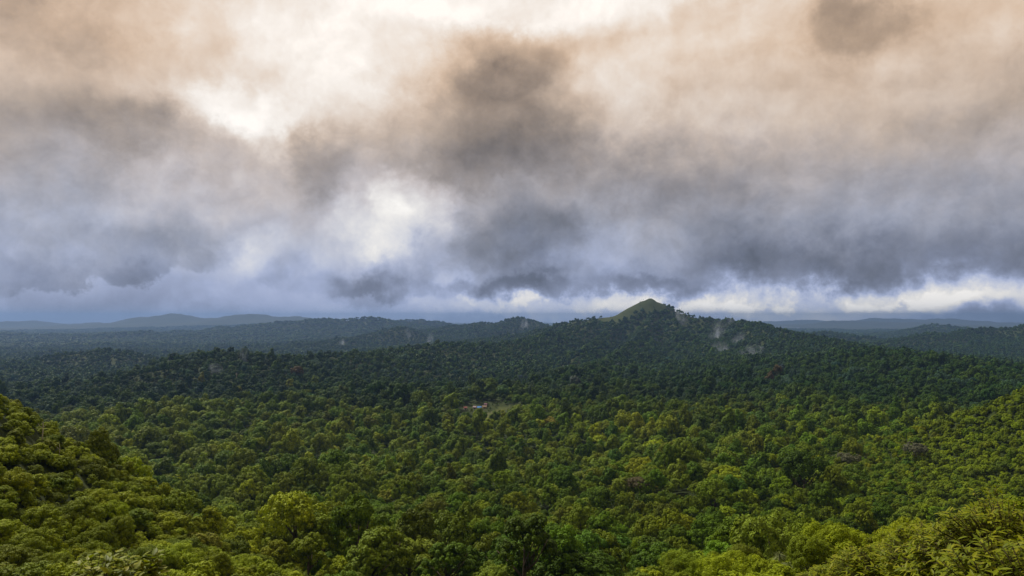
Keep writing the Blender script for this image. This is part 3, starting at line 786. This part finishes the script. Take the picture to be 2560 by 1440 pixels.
# ------------------------------------------------------------------ close growth with leaves one can tell apart
def leaf_shape(L, W, curl=.12, seg=3):
    """a blade with a midrib fold: seg cells each side"""
    v = []; f = []
    for i in range(seg + 1):
        u = i / seg; w = W * .5 * math.sin(math.pi * min(.97, max(.04, u ** .85))) ; z = -curl * L * u * u
        v += [(L * u, 0, z), (L * u, w, z + .22 * w), (L * u, -w, z + .22 * w)]
    for i in range(seg):
        a = 3 * i; b = a + 3
        f += [(a, b, b + 1, a + 1), (a, a + 2, b + 2, b)]
    return np.array(v), f
GLEAF = bpy.data.materials.new('glossy_leaf'); GLEAF.use_nodes = True
_t = NT(GLEAF.node_tree); _b = GLEAF.node_tree.nodes['Principled BSDF']; _out = GLEAF.node_tree.nodes['Material Output']
_co = _t.new('ShaderNodeTexCoord').outputs['Object']; _rd = _t.new('ShaderNodeAttribute', attribute_name='shade').outputs['Fac']
_rd = _t.m('FRACT', _t.m('ADD', _rd, _t.m('MULTIPLY', _t.new('ShaderNodeObjectInfo').outputs['Random'], 1.0)))
_c = _t.ramp(_rd, [(0.0, (.10, .14, .003)), (.45, (.18, .22, .004)), (.85, (.25, .27, .006)), (1.0, (.23, .22, .012))], 'LINEAR')
_c = _t.mix(_t.m('MULTIPLY', _t.noise(_co, 14, 4, .6)['Fac'], .35), _c, (.05, .07, .008))
_t.L.new(_c, _b.inputs['Base Color']); _b.inputs['Roughness'].default_value = .5; _b.inputs['Specular IOR Level'].default_value = .12
_tr = _t.new('ShaderNodeBsdfTranslucent'); _t.L.new(_t.v('MULTIPLY', _c, (1.2, 1.2, .6)), _tr.inputs[0])
_mx = _t.new('ShaderNodeMixShader'); _mx.inputs[0].default_value = .34
_t.L.new(_b.outputs[0], _mx.inputs[1]); _t.L.new(_tr.outputs[0], _mx.inputs[2]); _t.L.new(_mx.outputs[0], _out.inputs[0])
TWIG = plain('twig', (.06, .05, .022), .85, .4, 9)

def leaf_frames(n, tips, dirs, g, per, droop):
    """positions and axes for leaves set spirally round the twig tips"""
    P = []; X = []; Z = []
    for t_, d in zip(tips, dirs):
        d = unit(np.array(d)); u = unit(np.cross(d, [.2, .3, 1.0])); w = np.cross(d, u)
        a0 = g.uniform(0, 6.28)
        for i in range(per):
            a = a0 + i * 2.4; back = g.uniform(0, 1) ** 1.3
            side = math.cos(a) * u + math.sin(a) * w
            x = unit(side * g.uniform(.75, 1.1) + d * g.uniform(.2, .75) - np.array([0, 0, droop]) * g.uniform(0, 1))
            z = unit(np.cross(x, np.cross(d + np.array([0, 0, .6]), x)) + g.normal(size=3) * .15); z = unit(z - x * np.dot(x, z))
            P.append(t_ - d * back * .22 * n); X.append(x); Z.append(z)
    return np.array(P), np.array(X), np.array(Z)
def leafy_plant(name, base, R, H, ntips, per, L, W, label, cat, group, nparts, seed, droop=.35):
    g = np.random.default_rng(seed); e = empty(name, base)
    to_cam = unit(np.array([0, 0, CAM_Z]) - np.array(base) - [0, 0, H])
    d = unit(g.normal(size=(ntips, 3)) + [0, 0, .45]); d[:, 2] = np.abs(d[:, 2]); rr = g.uniform(.55, 1.05, (ntips, 1)) ** .6
    lump = 1 + .22 * np.sin(3.1 * np.arctan2(d[:, 1], d[:, 0]) + seed)[:, None] * np.sin(4 * d[:, 2:3] + seed)
    hh = min(H * .62, R * .95)
    tips = d * [R, R, hh] * rr * lump + [0, 0, H - hh * 1.02]
    # stems: a few forks from the base
    nf = 7; forks = unit(g.normal(size=(nf, 3)) + [0, 0, .9]) * [R * .45, R * .45, hh * .4] + [0, 0, H - hh * 1.1]
    for q in forks:
        v, f = tube([(0, 0, -.5), q * [.4, .4, .55], q], [.04, .03, .02], 6); mesh_obj('stem', v, f, TWIG, e, True)
    near = np.argmin(((tips[:, None] - forks[None]) ** 2).sum(-1), 1)
    V, Fs = joined([tube([forks[k], forks[k] * .45 + t_ * .55 + [0, 0, -.06], t_], [.012, .008, .004], 4) for k, t_ in zip(near, tips)])
    tw = mesh_obj('twigs', V, Fs, TWIG, e, True); tw['kind'] = 'stuff'
    td = unit(tips - forks[near] * .6 + [0, 0, .3])
    P, X, Z = leaf_frames(L * 9, tips, td, g, per, droop)
    Y = np.cross(Z, X); sc_l = g.uniform(.7, 1.2, len(P))
    lv, lf = leaf_shape(L, W); lme = mesh_obj('leaf', lv, lf, GLEAF, link=False, smooth=True, attrs={'shade': ('POINT', 'FLOAT', np.zeros(len(lv), np.float32))}).data
    front = ((P - tips.mean(0)) * to_cam).sum(1) + g.normal(0, .1, len(P))
    order = np.argsort(-front); single = order[:nparts]; rest = order[nparts:]
    from mathutils import Matrix
    for i in single:
        o = bpy.data.objects.new('leaf', lme); sc.collection.objects.link(o); o.parent = e
        s = sc_l[i]; M = Matrix([list(X[i] * s) + [0], list(Y[i] * s) + [0], list(Z[i] * s) + [0], [0, 0, 0, 1]]).transposed()
        M.translation = P[i]; o.matrix_local = M
    if len(rest):
        A = np.stack([X[rest], Y[rest], Z[rest]], 1) * sc_l[rest][:, None, None]
        vv = (lv[None, :, :, None] * A[:, None]).sum(2) + P[rest][:, None]
        ff = np.array(lf)[None] + (np.arange(len(rest)) * len(lv))[:, None, None]
        sh = np.repeat(g.random(len(rest)), len(lv)).astype(np.float32)
        fo = mesh_obj('foliage', vv.reshape(-1, 3), ff.reshape(-1, 4), GLEAF, e, True, {'shade': ('POINT', 'FLOAT', sh)}); fo['kind'] = 'stuff'
    tag(e, label, cat, group)
def spot(px, D, dz=0.0):
    x = (px - PX0) / F * D; return (x, D, float(ground_z(np.array([x]), np.array([D]))[0]) + dz)
def top_at(px, py, D):
    """base point and height of a plant whose top shows at that pixel when D metres away"""
    b = spot(px, D); return b, CAM_Z + (HY - py) / F * D - b[2]
for (px, py, D, R, tips, seed, label) in [
    (2520, 1252, 10.5, 1.25, 430, 1, 'bright leafy shrub filling the lower right corner of the photo'),
    (2385, 1300, 12.5, 1.15, 380, 2, 'yellow-green leafy shrub, second from the right edge at the bottom'),
    (2235, 1352, 14.0, 1.0, 320, 3, 'leafy shrub left of the corner shrubs at the bottom right'),
    (2120, 1392, 16.0, .95, 260, 4, 'leafy shrub right of the two tufted palms at the bottom'),
    (2610, 1330, 8.0, 1.0, 300, 5, 'nearest large-leaved shrub cut off by the right edge')]:
    b, H = top_at(px, py, D)
    leafy_plant('leafy_shrub', b, R, H, int(tips * 1.7), 11, .125, .040, label, 'shrub', 'leafy shrubs close to the camera', 120, seed)
for (px, py, D, R, tips, seed, label) in [
    (262, 1368, 15.0, .7, 46, 11, 'broad-leaved plant with oval leaves at the lower left edge'),
    (345, 1385, 16.0, .6, 34, 12, 'smaller oval-leaved plant just right of the other at lower left')]:
    b, H = top_at(px, py, D)
    leafy_plant('broadleaf_plant', b, R, H, tips, 8, .21, .105, label, 'plant', 'oval-leaved plants at the bottom edge', 110, seed, .15)

# two tufted palms on the bare patch
FROND, _t, _b = mat('frond', .6)
_co = _t.new('ShaderNodeTexCoord').outputs['Object']
_t.L.new(_t.ramp(_t.noise(_co, 3, 4, .6)['Fac'], [(.3, (.07, .10, .02)), (.6, (.12, .14, .04)), (.8, (.16, .14, .06))], 'LINEAR'), _b.inputs['Base Color'])
def palm(px, py, h, r, seed, label):
    g = np.random.default_rng(seed); p = on_ground(px, py, 20, 200); e = empty('tufted_palm', p)
    v, f = tube([(0, 0, -.3), (.05, 0, .4 * h), (.02, .04, h)], [.16, .13, .11], 8); mesh_obj('trunk', v, f, TWIG, e, True)
    for i in range(70):
        a = g.uniform(0, 6.28); el = g.uniform(-.5, 1.35); L = r * g.uniform(.75, 1.15)
        c, s = math.cos(a), math.sin(a); pts = []
        for k in range(6):
            u = k / 5; rad = L * u * math.cos(el) + .0; z = h + L * u * math.sin(el) - .55 * L * u * u
            w = .035 * r * (1 - u) ** .6 + .004
            pts += [(c * rad - s * w, s * rad + c * w, z), (c * rad + s * w, s * rad - c * w, z - .006)]
        mesh_obj('frond', pts, [(2 * k, 2 * k + 1, 2 * k + 3, 2 * k + 2) for k in range(5)], FROND, e)
    tag(e, label, 'palm', 'tufted palms on the bare patch')
palm(1948, 1418, 1.5, 1.25, 3, 'left of two tufted palms on the bare patch at the bottom')
palm(1994, 1424, 1.6, 1.45, 4, 'right and bushier of two tufted palms at the bottom')

# ------------------------------------------------------------------ haze
def build_haze():
    zb = float(gz.min()) - 1.0; zt = max(250.0, float(gz.max()) + 45.0); h = 27600.0
    v = [(-h, -h, zb), (h, -h, zb), (h, h, zb), (-h, h, zb), (-h, -h, zt), (h, -h, zt), (h, h, zt), (-h, h, zt)]
    f = [(3, 2, 1, 0), (4, 5, 6, 7), (0, 1, 5, 4), (1, 2, 6, 5), (2, 3, 7, 6), (3, 0, 4, 7)]
    m = bpy.data.materials.new('haze_air'); m.use_nodes = True; m.node_tree.nodes.clear()
    t = NT(m.node_tree); out = t.new('ShaderNodeOutputMaterial'); pv = t.new('ShaderNodeVolumePrincipled')
    pv.inputs['Color'].default_value = (.20, .335, .64, 1); pv.inputs['Density'].default_value = 5.8e-5; pv.inputs['Anisotropy'].default_value = 0.35
    t.L.new(pv.outputs[0], out.inputs['Volume'])
    o = mesh_obj('haze', v, f, m); tag(o, kind='stuff', label='pale blue damp haze over the valley', cat='haze')
build_haze()
